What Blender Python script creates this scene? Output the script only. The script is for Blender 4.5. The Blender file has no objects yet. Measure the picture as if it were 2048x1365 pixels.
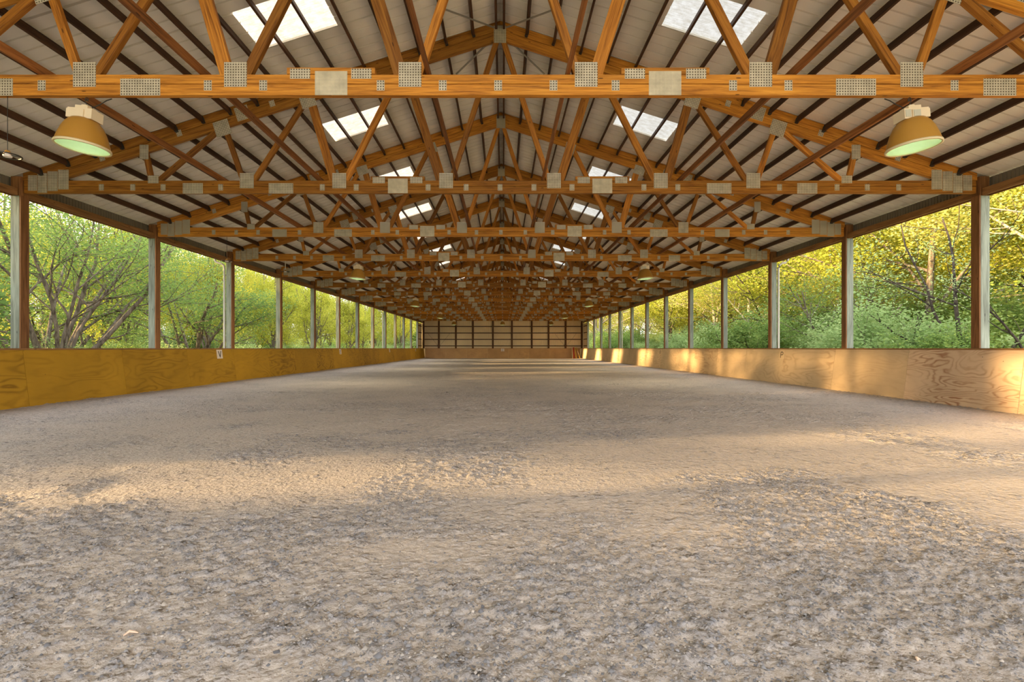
import bpy, math, random
import numpy as np
from mathutils import Vector, Matrix

random.seed(11)
SC = bpy.context.scene
COL = SC.collection
R = math.radians

# ------------------------------------------------------------------ layout
S = 3.66                       # truss spacing (12 ft)
EYE = 1.2
def TY(n): return (n + 0.58) * S          # front face of truss n
TT = 0.076                     # truss thickness
W = 9.29                       # inner face of the posts
SL = 0.32                      # roof slope
SA = math.atan(SL)
ZR = 7.58                      # top of chords at ridge
def ZT(x): return ZR - SL * abs(x)
CB, CT = 4.22, 4.47            # bottom chord
YEND = TY(15)                  # back wall
YNEAR = -4.6
ORD = ['zeroth', 'first', 'second', 'third', 'fourth', 'fifth', 'sixth', 'seventh', 'eighth', 'ninth', 'tenth',
       'eleventh', 'twelfth', 'thirteenth', 'fourteenth', 'fifteenth', 'sixteenth', 'seventeenth', 'eighteenth']
SIDE = {-1: 'V-board', 1: 'P-board'}

# ------------------------------------------------------------------ node helpers
class NT:
    def __init__(self, name):
        self.m = bpy.data.materials.new(name)
        self.m.use_nodes = True
        self.t = self.m.node_tree
        self.t.nodes.clear()
        self.out = self.t.nodes.new('ShaderNodeOutputMaterial')
    def n(self, typ, **kw):
        nd = self.t.nodes.new(typ)
        for k, v in kw.items():
            if k.startswith('i_'):
                nd.inputs[k[2:].replace('_', ' ')].default_value = v
            else:
                setattr(nd, k, v)
        return nd
    def l(self, a, b): self.t.links.new(a, b)
    def math(self, op, a, b=None, clamp=False):
        nd = self.n('ShaderNodeMath', operation=op, use_clamp=clamp)
        for k, v in enumerate((a, b)):
            if v is None: continue
            if isinstance(v, (int, float)): nd.inputs[k].default_value = v
            else: self.l(v, nd.inputs[k])
        return nd.outputs[0]
    def ramp(self, fac, stops):
        nd = self.n('ShaderNodeValToRGB')
        e = nd.color_ramp.elements
        while len(e) < len(stops): e.new(0.5)
        for k, (p, c) in enumerate(stops):
            e[k].position = p; e[k].color = (c[0], c[1], c[2], 1)
        self.l(fac, nd.inputs[0])
        return nd.outputs[0]
    def mix(self, fac, a, b, mode='MIX'):
        nd = self.n('ShaderNodeMix', data_type='RGBA', blend_type=mode)
        for idx, v in ((0, fac), (6, a), (7, b)):
            if isinstance(v, (int, float)): nd.inputs[idx].default_value = v
            elif isinstance(v, tuple): nd.inputs[idx].default_value = (v[0], v[1], v[2], 1)
            else: self.l(v, nd.inputs[idx])
        return nd.outputs[2]
    def uvxyz(self, src='UV'):
        tc = self.n('ShaderNodeTexCoord')
        sp = self.n('ShaderNodeSeparateXYZ'); self.l(tc.outputs[src], sp.inputs[0])
        return sp.outputs
    def comb(self, x, y, z):
        c = self.n('ShaderNodeCombineXYZ')
        for k, v in enumerate((x, y, z)):
            if isinstance(v, (int, float)): c.inputs[k].default_value = v
            else: self.l(v, c.inputs[k])
        return c.outputs[0]
    def noise(self, vec, scale, detail=3, rough=0.5, dist=0.0):
        nd = self.n('ShaderNodeTexNoise')
        nd.inputs['Scale'].default_value = scale; nd.inputs['Detail'].default_value = detail
        nd.inputs['Roughness'].default_value = rough; nd.inputs['Distortion'].default_value = dist
        if vec is not None: self.l(vec, nd.inputs['Vector'])
        return nd.outputs[0]
    def rnd(self):
        return self.n('ShaderNodeObjectInfo').outputs['Random']
    def bump(self, h, strength, dist=0.01):
        b = self.n('ShaderNodeBump'); b.inputs['Strength'].default_value = strength
        b.inputs['Distance'].default_value = dist
        self.l(h, b.inputs['Height'])
        return b.outputs[0]
    def bsdf(self, color, rough=0.7, metal=0.0, normal=None, spec=0.3):
        p = self.n('ShaderNodeBsdfPrincipled')
        for nm, v in (('Base Color', color), ('Roughness', rough), ('Metallic', metal)):
            if isinstance(v, (int, float)): p.inputs[nm].default_value = v
            elif isinstance(v, tuple): p.inputs[nm].default_value = (v[0], v[1], v[2], 1)
            else: self.l(v, p.inputs[nm])
        p.inputs['Specular IOR Level'].default_value = spec
        if normal is not None: self.l(normal, p.inputs['Normal'])
        return p.outputs[0]
    def done(self, sh):
        self.l(sh, self.out.inputs['Surface']); return self.m

def plain(name, c, rough=0.6, metal=0.0, spec=0.3):
    t = NT(name); return t.done(t.bsdf(c, rough, metal, spec=spec))

def wood(name, c0, c1, c2, vary=0.35, rough=0.62, gs=1.0, knots=True):
    """sawn timber: grain runs along U (metres)"""
    t = NT(name)
    u, v, _ = t.uvxyz()
    r = t.rnd()
    z = t.math('MULTIPLY', r, 37.0)
    vec = t.comb(t.math('MULTIPLY', u, 0.9 * gs), t.math('MULTIPLY', v, 16.0 * gs), z)
    g1 = t.noise(vec, 1.6, 4, 0.6, 0.9)
    vec2 = t.comb(t.math('MULTIPLY', u, 2.5), t.math('MULTIPLY', v, 90.0), z)
    g2 = t.noise(vec2, 1.0, 3, 0.6)
    f = t.math('ADD', t.math('MULTIPLY', g1, 0.7), t.math('MULTIPLY', g2, 0.3))
    col = t.ramp(f, [(0.33, c0), (0.5, c1), (0.67, c2)])
    big = t.noise(t.comb(t.math('MULTIPLY', u, 0.7), t.math('MULTIPLY', v, 1.5), z), 1.0, 2)
    k = t.math('ADD', t.math('MULTIPLY', t.math('SUBTRACT', r, 0.5), vary), 1.0)
    k = t.math('MULTIPLY', k, t.math('ADD', t.math('MULTIPLY', big, 0.7), 0.65))
    col = t.mix(1.0, col, t.comb(k, k, k), 'MULTIPLY')
    if knots:
        vo = t.n('ShaderNodeTexVoronoi'); vo.inputs['Scale'].default_value = 1.0
        t.l(t.comb(t.math('MULTIPLY', u, 2.2), t.math('MULTIPLY', v, 9.0), z), vo.inputs['Vector'])
        kn = t.math('LESS_THAN', vo.outputs['Distance'], 0.07)
        col = t.mix(t.math('MULTIPLY', kn, 0.75), col, (c0[0] * .25, c0[1] * .22, c0[2] * .2))
    nb = t.bump(g2, 0.25, 0.004)
    return t.done(t.bsdf(col, rough, 0, nb, 0.25))

def plywood(name, base, dark, strength, seed, lines=70.0, bold=False):
    """rotary-cut plywood face: contour-like figure stretched along U"""
    t = NT(name)
    u, v, _ = t.uvxyz()
    r = t.rnd()
    z = t.math('ADD', t.math('MULTIPLY', r, 53.0), seed)
    n1 = t.noise(t.comb(t.math('MULTIPLY', u, 0.55), t.math('MULTIPLY', v, 2.0), z), 1.0, 2.5, 0.45, 0.35)
    n1b = t.noise(t.comb(t.math('MULTIPLY', u, 3.0), t.math('MULTIPLY', v, 6.0), z), 1.0, 2, 0.5)
    nn = t.math('ADD', n1, t.math('MULTIPLY', n1b, 0.09 if bold else 0.05))
    s = t.math('SINE', t.math('MULTIPLY', nn, lines))
    s = t.math('ADD', t.math('MULTIPLY', s, 0.5), 0.5)
    s = t.math('POWER', s, 2.2)
    msk = t.noise(t.comb(t.math('MULTIPLY', u, 0.8), t.math('MULTIPLY', v, 1.2), z), 1.3, 2)
    msk = t.math('MULTIPLY', t.math('SUBTRACT', msk, 0.3, True), 2.4, True)
    pr = t.math('ADD', t.math('MULTIPLY', t.math('FRACT', t.math('MULTIPLY', r, 7.31)), 0.15 if bold else 0.75), 0.85 if bold else 0.25)
    f = t.math('MULTIPLY', t.math('MULTIPLY', s, msk), t.math('MULTIPLY', pr, strength))
    fine = t.noise(t.comb(t.math('MULTIPLY', u, 6.0), t.math('MULTIPLY', v, 70.0), z), 1.0, 3)
    f = t.math('ADD', f, t.math('MULTIPLY', t.math('SUBTRACT', fine, 0.5), 0.25), True)
    col = t.mix(f, base, dark)
    big = t.noise(t.comb(u, v, z), 1.1, 3)
    k = t.math('ADD', t.math('MULTIPLY', big, 0.5), 0.72)
    k = t.math('ADD', k, t.math('MULTIPLY', t.math('SUBTRACT', r, 0.5), 0.12))
    col = t.mix(1.0, col, t.comb(k, k, k), 'MULTIPLY')
    # nail holes / small knots
    vo = t.n('ShaderNodeTexVoronoi'); vo.inputs['Scale'].default_value = 3.2
    t.l(t.comb(u, v, z), vo.inputs['Vector'])
    kn = t.math('LESS_THAN', vo.outputs['Distance'], 0.035)
    col = t.mix(t.math('MULTIPLY', kn, 0.6), col, (0.05, 0.03, 0.015))
    return t.done(t.bsdf(col, 0.7, 0, t.bump(f, 0.08, 0.003), 0.2))

def gusset(name, pitch, rad, base, hole):
    t = NT(name)
    u, v, _ = t.uvxyz()
    fu = t.math('SUBTRACT', t.math('FRACT', t.math('DIVIDE', u, pitch)), 0.5)
    fv = t.math('SUBTRACT', t.math('FRACT', t.math('DIVIDE', v, pitch)), 0.5)
    d = t.math('ADD', t.math('MULTIPLY', fu, fu), t.math('MULTIPLY', fv, fv))
    h = t.math('LESS_THAN', d, rad * rad)
    n = t.noise(t.comb(u, v, t.math('MULTIPLY', t.rnd(), 20)), 9.0, 3)
    b = t.ramp(n, [(0.3, tuple(x * .8 for x in base)), (0.7, tuple(min(1, x * 1.12) for x in base))])
    col = t.mix(h, b, hole)
    return t.done(t.bsdf(col, 0.5, 0.25, t.bump(h, -0.4, 0.003), 0.4))

# ------------------------------------------------------------------ materials
M = {}
M['truss'] = wood('truss_timber', (.17, .056, .007), (.42, .165, .018), (.58, .265, .036), vary=0.6)
M['web'] = wood('web_timber', (.14, .045, .006), (.36, .135, .016), (.51, .22, .030), vary=0.9)
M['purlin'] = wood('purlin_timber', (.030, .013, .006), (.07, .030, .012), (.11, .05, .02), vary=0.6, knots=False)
M['lateral'] = wood('lateral_timber', (.10, .036, .010), (.24, .09, .024), (.34, .14, .04), vary=0.6)
M['header'] = wood('header_timber', (.14, .06, .02), (.29, .14, .045), (.40, .21, .075), vary=0.3)
M['postbrown'] = wood('post_facing_timber', (.11, .045, .014), (.25, .11, .035), (.34, .16, .055), vary=0.3)
M['postgrey'] = wood('post_weathered_timber', (.10, .105, .075), (.25, .28, .21), (.37, .40, .31), vary=0.3, gs=0.8)
M['backpost'] = wood('back_post_timber', (.05, .02, .008), (.10, .045, .015), (.15, .07, .02), vary=0.3, knots=False)
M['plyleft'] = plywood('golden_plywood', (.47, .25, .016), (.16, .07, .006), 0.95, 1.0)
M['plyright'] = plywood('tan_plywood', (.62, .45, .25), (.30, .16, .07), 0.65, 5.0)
M['plygrain'] = plywood('bold_grain_plywood', (.66, .47, .28), (.36, .17, .08), 1.3, 9.0, 130.0, True)
M['plyback'] = plywood('brown_plywood', (.58, .35, .15), (.30, .16, .06), 0.4, 13.0)
M['plate'] = gusset('perforated_steel', 0.0315, 0.27, (.58, .52, .38), (.10, .07, .04))
M['platefine'] = gusset('fine_perforated_steel', 0.0165, 0.25, (.64, .57, .40), (.20, .16, .10))
M['hanger'] = plain('hanger_steel', (.06, .06, .055), 0.5, 0.5)
M['steel'] = plain('strap_steel', (.36, .34, .29), 0.5, 0.5)
M['whitepipe'] = plain('white_pipe', (.62, .58, .48), 0.5)
M['girt'] = plain('girt_timber', (.06, .028, .012), 0.7)

def mk_sheet(name, c, rough=0.5):
    t = NT(name)
    x, y, z = t.uvxyz('Object')
    n = t.noise(t.comb(x, t.math('MULTIPLY', y, 3.0), z), 0.5, 4)
    col = t.ramp(n, [(0.3, tuple(a * .88 for a in c)), (0.7, tuple(min(1, a * 1.08) for a in c))])
    return t.done(t.bsdf(col, rough, 0.0, None, 0.4))
M['sheet'] = mk_sheet('ceiling_sheet_metal', (.86, .81, .71))
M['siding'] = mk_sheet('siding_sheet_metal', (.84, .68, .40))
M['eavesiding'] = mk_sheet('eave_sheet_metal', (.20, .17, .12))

t = NT('skylight_fibreglass')
x, y, z = t.uvxyz('Object')
n = t.noise(t.comb(t.math('MULTIPLY', x, 3.0), t.math('MULTIPLY', y, 40.0), 0.0), 1.0, 4, 0.7)
n2 = t.noise(t.comb(x, y, 3.0), 9.0, 4, 0.7)
col = t.ramp(t.math('MULTIPLY', t.math('ADD', n, n2), 0.5), [(0.35, (.24, .22, .17)), (0.6, (.37, .36, .32))])
tr = t.n('ShaderNodeBsdfTranslucent'); t.l(col, tr.inputs[0])
df = t.n('ShaderNodeBsdfDiffuse'); t.l(col, df.inputs[0])
mx = t.n('ShaderNodeMixShader'); mx.inputs[0].default_value = 0.3
t.l(tr.outputs[0], mx.inputs[1]); t.l(df.outputs[0], mx.inputs[2])
M['skylight'] = t.done(mx.outputs[0])

def leafmat(name, stops, trans=0.5):
    t = NT(name)
    u, v, _ = t.uvxyz()
    r = t.rnd()
    f = t.math('ADD', t.math('MULTIPLY', u, 0.7), t.math('MULTIPLY', r, 0.3))
    col = t.ramp(f, stops)
    d = t.n('ShaderNodeBsdfDiffuse'); t.l(col, d.inputs[0])
    tl = t.n('ShaderNodeBsdfTranslucent'); t.l(col, tl.inputs[0])
    m = t.n('ShaderNodeMixShader'); m.inputs[0].default_value = trans
    t.l(d.outputs[0], m.inputs[1]); t.l(tl.outputs[0], m.inputs[2])
    return t.done(m.outputs[0])
M['leafA'] = leafmat('fresh_green_leaves', [(0.0, (.10, .19, .05)), (0.5, (.22, .33, .09)), (1.0, (.40, .47, .12))])
M['leafB'] = leafmat('yellow_green_leaves', [(0.0, (.18, .26, .035)), (0.5, (.42, .44, .06)), (1.0, (.66, .58, .10))])
M['leafC'] = leafmat('golden_leaves', [(0.0, (.26, .32, .06)), (0.5, (.50, .49, .10)), (1.0, (.72, .62, .20))])
M['leafD'] = leafmat('pale_green_leaves', [(0.0, (.22, .34, .12)), (0.5, (.36, .48, .19)), (1.0, (.54, .62, .28))])
M['leafE'] = leafmat('dark_green_leaves', [(0.0, (.04, .08, .02)), (0.5, (.09, .15, .04)), (1.0, (.17, .21, .06))])
def barkmat(name, a, b):
    t = NT(name)
    x, y, z = t.uvxyz('Object')
    n = t.noise(t.comb(t.math('MULTIPLY', x, 6.0), t.math('MULTIPLY', y, 6.0), z), 2.0, 4, 0.65)
    return t.done(t.bsdf(t.ramp(n, [(0.35, a), (0.68, b)]), 0.9, 0, t.bump(n, 0.4, 0.02), 0.1))
M['bark'] = barkmat('grey_brown_bark', (.06, .045, .032), (.24, .20, .15))
M['barkdark'] = barkmat('dark_bark', (.022, .017, .013), (.08, .062, .045))
M['barkpale'] = barkmat('pale_bark', (.20, .16, .12), (.46, .40, .32))

# ------------------------------------------------------------------ mesh builder
class MB:
    def __init__(self): self.v, self.f, self.uv = [], [], []
    def face(self, pts, uvs):
        b = len(self.v); self.v += [tuple(p) for p in pts]
        self.f.append(tuple(range(b, b + len(pts)))); self.uv += list(uvs)
    def beam(self, p0, p1, w, h, up=(0, 0, 1), ch=0.004, off=None):
        """timber from p0 to p1, w across, h along up; UV in metres, U along the length"""
        p0, p1 = Vector(p0), Vector(p1)
        d = p1 - p0; L = d.length; d.normalize()
        s = d.cross(Vector(up)).normalized(); u = s.cross(d).normalized()
        a, b = w / 2, h / 2
        if ch:
            c = min(ch, a * .4, b * .4)
            sec = [(-a + c, -b), (a - c, -b), (a, -b + c), (a, b - c), (a - c, b), (-a + c, b), (-a, b - c), (-a, -b + c)]
        else:
            sec = [(-a, -b), (a, -b), (a, b), (-a, b)]
        o = random.random() * 20 if off is None else off
        n = len(sec); per = 0.0
        A = [p0 + s * x + u * y for x, y in sec]; B = [q + d * L for q in A]
        for i in range(n):
            j = (i + 1) % n
            e = (A[j] - A[i]).length
            self.face([A[i], A[j], B[j], B[i]], [(o, per + o), (o, per + e + o), (o + L, per + e + o), (o + L, per + o)])
            per += e
        self.face(list(reversed(A)), [(x * .3 + o, y * .3 + o) for x, y in reversed(sec)])
        self.face(B, [(x * .3 + o, y * .3 + o) for x, y in sec])
    def box(self, lo, hi):
        (x0, y0, z0), (x1, y1, z1) = lo, hi
        P = [(x0, y0, z0), (x1, y0, z0), (x1, y1, z0), (x0, y1, z0), (x0, y0, z1), (x1, y0, z1), (x1, y1, z1), (x0, y1, z1)]
        for q in ((0, 3, 2, 1), (4, 5, 6, 7), (0, 1, 5, 4), (1, 2, 6, 5), (2, 3, 7, 6), (3, 0, 4, 7)):
            pts = [P[i] for i in q]
            nrm = (Vector(pts[1]) - Vector(pts[0])).cross(Vector(pts[2]) - Vector(pts[1]))
            ax = max(range(3), key=lambda k: abs(nrm[k]))
            uv = [((p[1], p[2]), (p[0], p[2]), (p[0], p[1]))[ax] for p in pts]
            self.face(pts, uv)
    def prism(self, poly, y0, y1, udir):
        """polygon in XZ extruded along Y; U runs along udir"""
        ux, uz = udir; o = random.random() * 20
        def uv(p): return (p[0] * ux + p[1] * uz + o, -p[0] * uz + p[1] * ux + o)
        A = [(x, y0, z) for x, z in poly]; B = [(x, y1, z) for x, z in poly]
        area = sum(poly[i][0] * poly[(i + 1) % len(poly)][1] - poly[(i + 1) % len(poly)][0] * poly[i][1] for i in range(len(poly)))
        if area < 0: poly = poly[::-1]; A = A[::-1]; B = B[::-1]
        self.face(A, [uv(p) for p in poly])
        self.face(B[::-1], [uv(p) for p in poly[::-1]])
        n = len(poly)
        for i in range(n):
            j = (i + 1) % n
            a, b = uv(poly[i]), uv(poly[j])
            self.face([A[j], A[i], B[i], B[j]], [b, a, (a[0], a[1] + y1 - y0), (b[0], b[1] + y1 - y0)])
    def tube(self, pts, rad, seg=8, cap=True):
        pts = [Vector(p) for p in pts]
        rr = rad if isinstance(rad, (list, tuple)) else [rad] * len(pts)
        rings = []
        for i, p in enumerate(pts):
            d = (pts[min(i + 1, len(pts) - 1)] - pts[max(i - 1, 0)]).normalized()
            ref = Vector((0, 0, 1)) if abs(d.z) < .9 else Vector((1, 0, 0))
            s = d.cross(ref).normalized(); u = s.cross(d)
            rings.append([p + (s * math.cos(2 * math.pi * k / seg) + u * math.sin(2 * math.pi * k / seg)) * rr[i] for k in range(seg)])
        for i in range(len(pts) - 1):
            for k in range(seg):
                j = (k + 1) % seg
                self.face([rings[i][k], rings[i][j], rings[i + 1][j], rings[i + 1][k]], [(i, k), (i, k + 1), (i + 1, k + 1), (i + 1, k)])
        if cap:
            self.face(rings[0][::-1], [(0, 0)] * seg); self.face(rings[-1], [(0, 0)] * seg)
    def lathe(self, prof, seg=40, c=(0, 0, 0)):
        for i in range(len(prof) - 1):
            (r0, z0), (r1, z1) = prof[i], prof[i + 1]
            for k in range(seg):
                a, b = 2 * math.pi * k / seg, 2 * math.pi * (k + 1) / seg
                pts = [(c[0] + r * math.cos(q), c[1] + r * math.sin(q), c[2] + zz) for r, zz, q in ((r0, z0, a), (r0, z0, b), (r1, z1, b), (r1, z1, a))]
                if r0 < 1e-6: pts = [pts[0], pts[2], pts[3]]
                elif r1 < 1e-6: pts = pts[:3]
                self.face(pts, [(0, 0)] * len(pts))
    def mesh(self, name, mat, smooth=False, weld=False):
        me = bpy.data.meshes.new(name)
        me.from_pydata(self.v, [], self.f)
        uvl = me.uv_layers.new(name='UVMap')
        uvl.data.foreach_set('uv', np.array(self.uv, dtype=np.float32).ravel())
        me.materials.append(mat)
        if weld:
            import bmesh
            bm = bmesh.new(); bm.from_mesh(me); bmesh.ops.remove_doubles(bm, verts=bm.verts, dist=1e-5); bm.to_mesh(me); bm.free()
        if smooth:
            me.polygons.foreach_set('use_smooth', [True] * len(me.polygons))
        me.update()
        return me

def link(name, me, parent=None, loc=(0, 0, 0), rot=(0, 0, 0)):
    o = bpy.data.objects.new(name, me); COL.objects.link(o)
    o.location = loc; o.rotation_euler = rot
    if parent is not None: o.parent = parent
    return o
def thing(name, label, cat, loc=(0, 0, 0), rot=(0, 0, 0), group=None, me=None):
    o = link(name, me, None, loc, rot)
    o['label'] = label; o['category'] = cat
    if group: o['group'] = group
    return o
def struct(name, me=None, loc=(0, 0, 0)):
    o = link(name, me, None, loc); o['kind'] = 'structure'; return o

# ------------------------------------------------------------------ floor
def _h(ix, iy, s):
    n = (ix.astype(np.int64) * 374761393 + iy.astype(np.int64) * 668265263 + s * 974634777) & 0xffffffff
    n = ((n ^ (n >> 13)) * 1274126177) & 0xffffffff
    return ((n ^ (n >> 16)) & 0xffff).astype(np.float64) / 65535.0
def vnoise(x, y, s=0):
    ix, iy = np.floor(x), np.floor(y); fx, fy = x - ix, y - iy
    fx = fx * fx * (3 - 2 * fx); fy = fy * fy * (3 - 2 * fy)
    a, b = _h(ix, iy, s), _h(ix + 1, iy, s); c, d = _h(ix, iy + 1, s), _h(ix + 1, iy + 1, s)
    return (a + (b - a) * fx) * (1 - fy) + (c + (d - c) * fx) * fy
def fbm(x, y, s=0, o=3):
    t, a, tot = 0, 1.0, 0
    for k in range(o):
        t = t + vnoise(x * 2 ** k + 17.3 * k, y * 2 ** k - 9.1 * k, s + k) * a; tot += a; a *= .5
    return t / tot
def clodmask(x, y):
    m = fbm(x * 0.75, y * 0.95, 5, 4)
    return np.clip((m - 0.42) * 4.6, 0.14, 1.0)
def clodamount(x, y):
    a = fbm(x * 24, y * 27, 20, 2); b = vnoise(x * 53, y * 57, 30)
    return clodmask(x, y) * (1 - .6 * np.clip((y - 4.5) / 4, 0, 1)) * np.clip(np.clip((a - 0.45) * 4.5, 0, 1) * .75 + np.clip((b - .45) * 2, 0, 1) * .5, 0, 1)
def floorz(x, y):
    z = (fbm(x * 0.35, y * 0.35, 1, 3) - .5) * 0.03
    c = clodmask(x, y)
    a = fbm(x * 24, y * 27, 20, 2); b = vnoise(x * 53, y * 57, 30)
    z = z + c * (np.clip((a - 0.47) * 3.4, 0, 1) * 0.015 + np.clip((b - .45) * 2, 0, 1) * 0.011) + np.clip((vnoise(x * 8.5, y * 9, 60) - .5) * 2, 0, 1) * c * .010
    # tracks worn round the ring and a trail of hoof prints
    for cx, cy, rr, w in ((0.8, 4.5, 4.2, .14), (-.5, 3.0, 6.6, .16), (0.2, 15.0, 5.6, .2), (1.5, 8.0, 6.2, .15)):
        d = np.hypot(x - cx, y - cy) - rr
        z = z - 0.007 * np.exp(-(d / w) ** 2) + .005 * np.exp(-((d - .28) / w) ** 2)
    for k in range(46):
        rx = random.Random(k * 7 + 3); py = 5.0 + k * 0.17; px = -0.35 + rx.uniform(-.45, .45)
        z = z - 0.016 * np.exp(-(((x - px) / .09) ** 2 + ((y - py) / .11) ** 2))
        z = z + 0.008 * np.exp(-(((x - px) / .17) ** 2 + ((y - py - .1) / .09) ** 2))
    # banked up against the kick boards
    e = np.clip((np.abs(x) - 7.4) / 1.8, 0, 1)
    return z + e * e * np.where(x < 0, 0.075, 0.05)
def floor_patch(name, x0, x1, y0, y1, dx, dy, mat, parent, zoff=0.0, flat=False):
    nx, ny = int(round((x1 - x0) / dx)) + 1, int(round((y1 - y0) / dy)) + 1
    X, Y = np.meshgrid(np.linspace(x0, x1, nx), np.linspace(y0, y1, ny))
    Z = (np.zeros_like(X) if flat else floorz(X, Y)) + zoff
    co = np.stack([X.ravel(), Y.ravel(), Z.ravel()], 1).astype(np.float32)
    i = np.arange((ny - 1) * nx).reshape(ny - 1, nx)[:, :-1].ravel()
    q = np.stack([i, i + 1, i + 1 + nx, i + nx], 1)
    A = clodamount(X, Y).ravel() if not flat else np.zeros(len(co))
    uv = np.stack([A[q.ravel()], np.zeros(q.size)], 1)
    me = npmesh(name, co, q, mat, True, uv)
    return link(name, me, parent)
def npmesh(name, co, quads, mat, smooth=False, uv=None):
    me = bpy.data.meshes.new(name)
    me.vertices.add(len(co)); me.vertices.foreach_set('co', np.ascontiguousarray(co, dtype=np.float32).ravel())
    k = quads.shape[1]
    me.loops.add(quads.size); me.loops.foreach_set('vertex_index', quads.ravel().astype(np.int32))
    me.polygons.add(len(quads))
    me.polygons.foreach_set('loop_start', np.arange(0, quads.size, k, dtype=np.int32))
    me.polygons.foreach_set('loop_total', np.full(len(quads), k, dtype=np.int32))
    if smooth: me.polygons.foreach_set('use_smooth', np.ones(len(quads), dtype=bool))
    if uv is not None:
        l = me.uv_layers.new(name='UVMap'); l.data.foreach_set('uv', uv.astype(np.float32).ravel())
    me.materials.append(mat); me.update(calc_edges=True)
    return me

t = NT('arena_footing')
x, y, z = t.uvxyz('Object')
ca_, _, _ = t.uvxyz()
P = t.comb(x, y, 0.0)
big = t.noise(P, 0.35, 4, 0.55)
mid = t.noise(P, 1.1, 5, 0.6)
fine = t.noise(P, 22.0, 5, 0.7)
grit = t.noise(P, 75.0, 3, 0.7)
sand = t.ramp(fine, [(0.30, (.39, .33, .265)), (0.52, (.51, .445, .37)), (0.72, (.59, .52, .44))])
grey = t.ramp(grit, [(0.30, (.15, .145, .145)), (0.55, (.27, .262, .258)), (0.75, (.38, .37, .36))])
clump = t.noise(P, 9.0, 4, 0.55)
mk = t.math('MULTIPLY', t.math('SUBTRACT', t.math('ADD', t.math('MULTIPLY', mid, 0.55), t.math('MULTIPLY', clump, 0.75)), 0.62), 5.0, True)
wob = t.n('ShaderNodeTexNoise'); wob.inputs['Scale'].default_value = 30.0; t.l(P, wob.inputs['Vector'])
wv = t.n('ShaderNodeVectorMath', operation='MULTIPLY_ADD'); t.l(wob.outputs['Color'], wv.inputs[0]); wv.inputs[1].default_value = (.03, .03, 0); t.l(P, wv.inputs[2])
def cells(sc):
    vo = t.n('ShaderNodeTexVoronoi'); vo.inputs['Scale'].default_value = sc; t.l(wv.outputs[0], vo.inputs['Vector'])
    q = t.n('ShaderNodeSeparateXYZ'); t.l(vo.outputs['Color'], q.inputs[0])
    return vo.outputs['Distance'], q.outputs[0]
d1, r1 = cells(34.0); d2, r2 = cells(13.0)
g1 = t.math('MULTIPLY', mk, t.math('GREATER_THAN', r1, 0.42)); g2 = t.math('MULTIPLY', mk, t.math('GREATER_THAN', r2, 0.6))
gm = t.math('ADD', t.math('MULTIPLY', g1, 0.6), t.math('MULTIPLY', g2, 0.4), True)
col = t.mix(t.math('ADD', t.math('ADD', t.math('MULTIPLY', gm, 0.45), t.math('MULTIPLY', mk, .1)), t.math('MULTIPLY', ca_, .8), True), sand, grey)
k = t.math('ADD', t.math('MULTIPLY', big, 0.4), 0.8)
col = t.mix(1.0, col, t.comb(k, k, k), 'MULTIPLY')
hh = t.math('ADD', t.math('MULTIPLY', t.math('SUBTRACT', 1.0, d1), t.math('ADD', t.math('MULTIPLY', g1, .5), .2)), t.math('MULTIPLY', t.math('SUBTRACT', 1.0, d2), t.math('ADD', t.math('MULTIPLY', g2, .9), .2)))
hh = t.math('ADD', hh, t.math('ADD', t.math('MULTIPLY', fine, 0.35), t.math('MULTIPLY', grit, 0.2)))
M['sand'] = t.done(t.bsdf(col, 0.95, 0, t.bump(hh, 0.9, 0.035), 0.1))

floor = struct('floor')
floor_patch('near_footing', -6.0, 6.0, 1.2, 5.6, .0155, .0150, M['sand'], floor)
floor_patch('middle_footing', -9.3, 9.3, 5.6, 13.0, .034, .036, M['sand'], floor)
floor_patch('far_footing', -9.3, 9.3, 13.0, YEND, .11, .12, M['sand'], floor)
floor_patch('side_footing', -9.3, -6.0, 1.2, 5.6, .08, .08, M['sand'], floor)
floor_patch('side_footing', 6.0, 9.3, 1.2, 5.6, .08, .08, M['sand'], floor)
floor_patch('entry_footing', -9.3, 9.3, YNEAR, 1.2, .2, .2, M['sand'], floor)
floor_patch('footing_base', -9.3, 9.3, YNEAR, YEND, 2, 2, M['sand'], floor, -.09, True)

# loose grey clods in the foreground: uncountable grit, one object
rg = np.random.default_rng(5)
N = 60000
cx = rg.uniform(-4.6, 4.6, N * 6); cy = 1.5 + (rg.random(N * 6) ** 1.5) * 5.5
keep = rg.random(N * 6) < (clodmask(cx, cy) - .10) ** 1.6
cx, cy = cx[keep][:N], cy[keep][:N]; n = len(cx)
cz = floorz(cx, cy)
sz = rg.lognormal(math.log(.0056), .40, n).clip(.003, .02)
ang = rg.uniform(0, 2 * math.pi, n)
oct_ = np.array([(1, 0, 0), (0, 1, 0), (-1, 0, 0), (0, -1, 0), (0, 0, 1)], dtype=np.float64)
co = oct_[None] * np.array([1, 1, .7]) * rg.uniform(.55, 1.35, (n, 5, 3)) * sz[:, None, None]
ca, sa = np.cos(ang)[:, None], np.sin(ang)[:, None]
co = np.stack([co[..., 0] * ca - co[..., 1] * sa, co[..., 0] * sa + co[..., 1] * ca, co[..., 2]], -1)
co += np.stack([cx, cy, cz], 1)[:, None, :]
tri = np.array([(0, 1, 4), (1, 2, 4), (2, 3, 4), (3, 0, 4)])
q = (tri[None] + (np.arange(n) * 5)[:, None, None]).reshape(-1, 3)
t = NT('grey_clod')
u, v, _ = t.uvxyz()
M['clod'] = t.done(t.bsdf(t.ramp(u, [(0.0, (.15, .15, .155)), (0.6, (.30, .295, .295)), (1.0, (.52, .46, .38))]), 0.9, spec=.15))
uv = np.repeat(np.stack([rg.random(n), rg.random(n)], 1), 12, axis=0)
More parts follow.
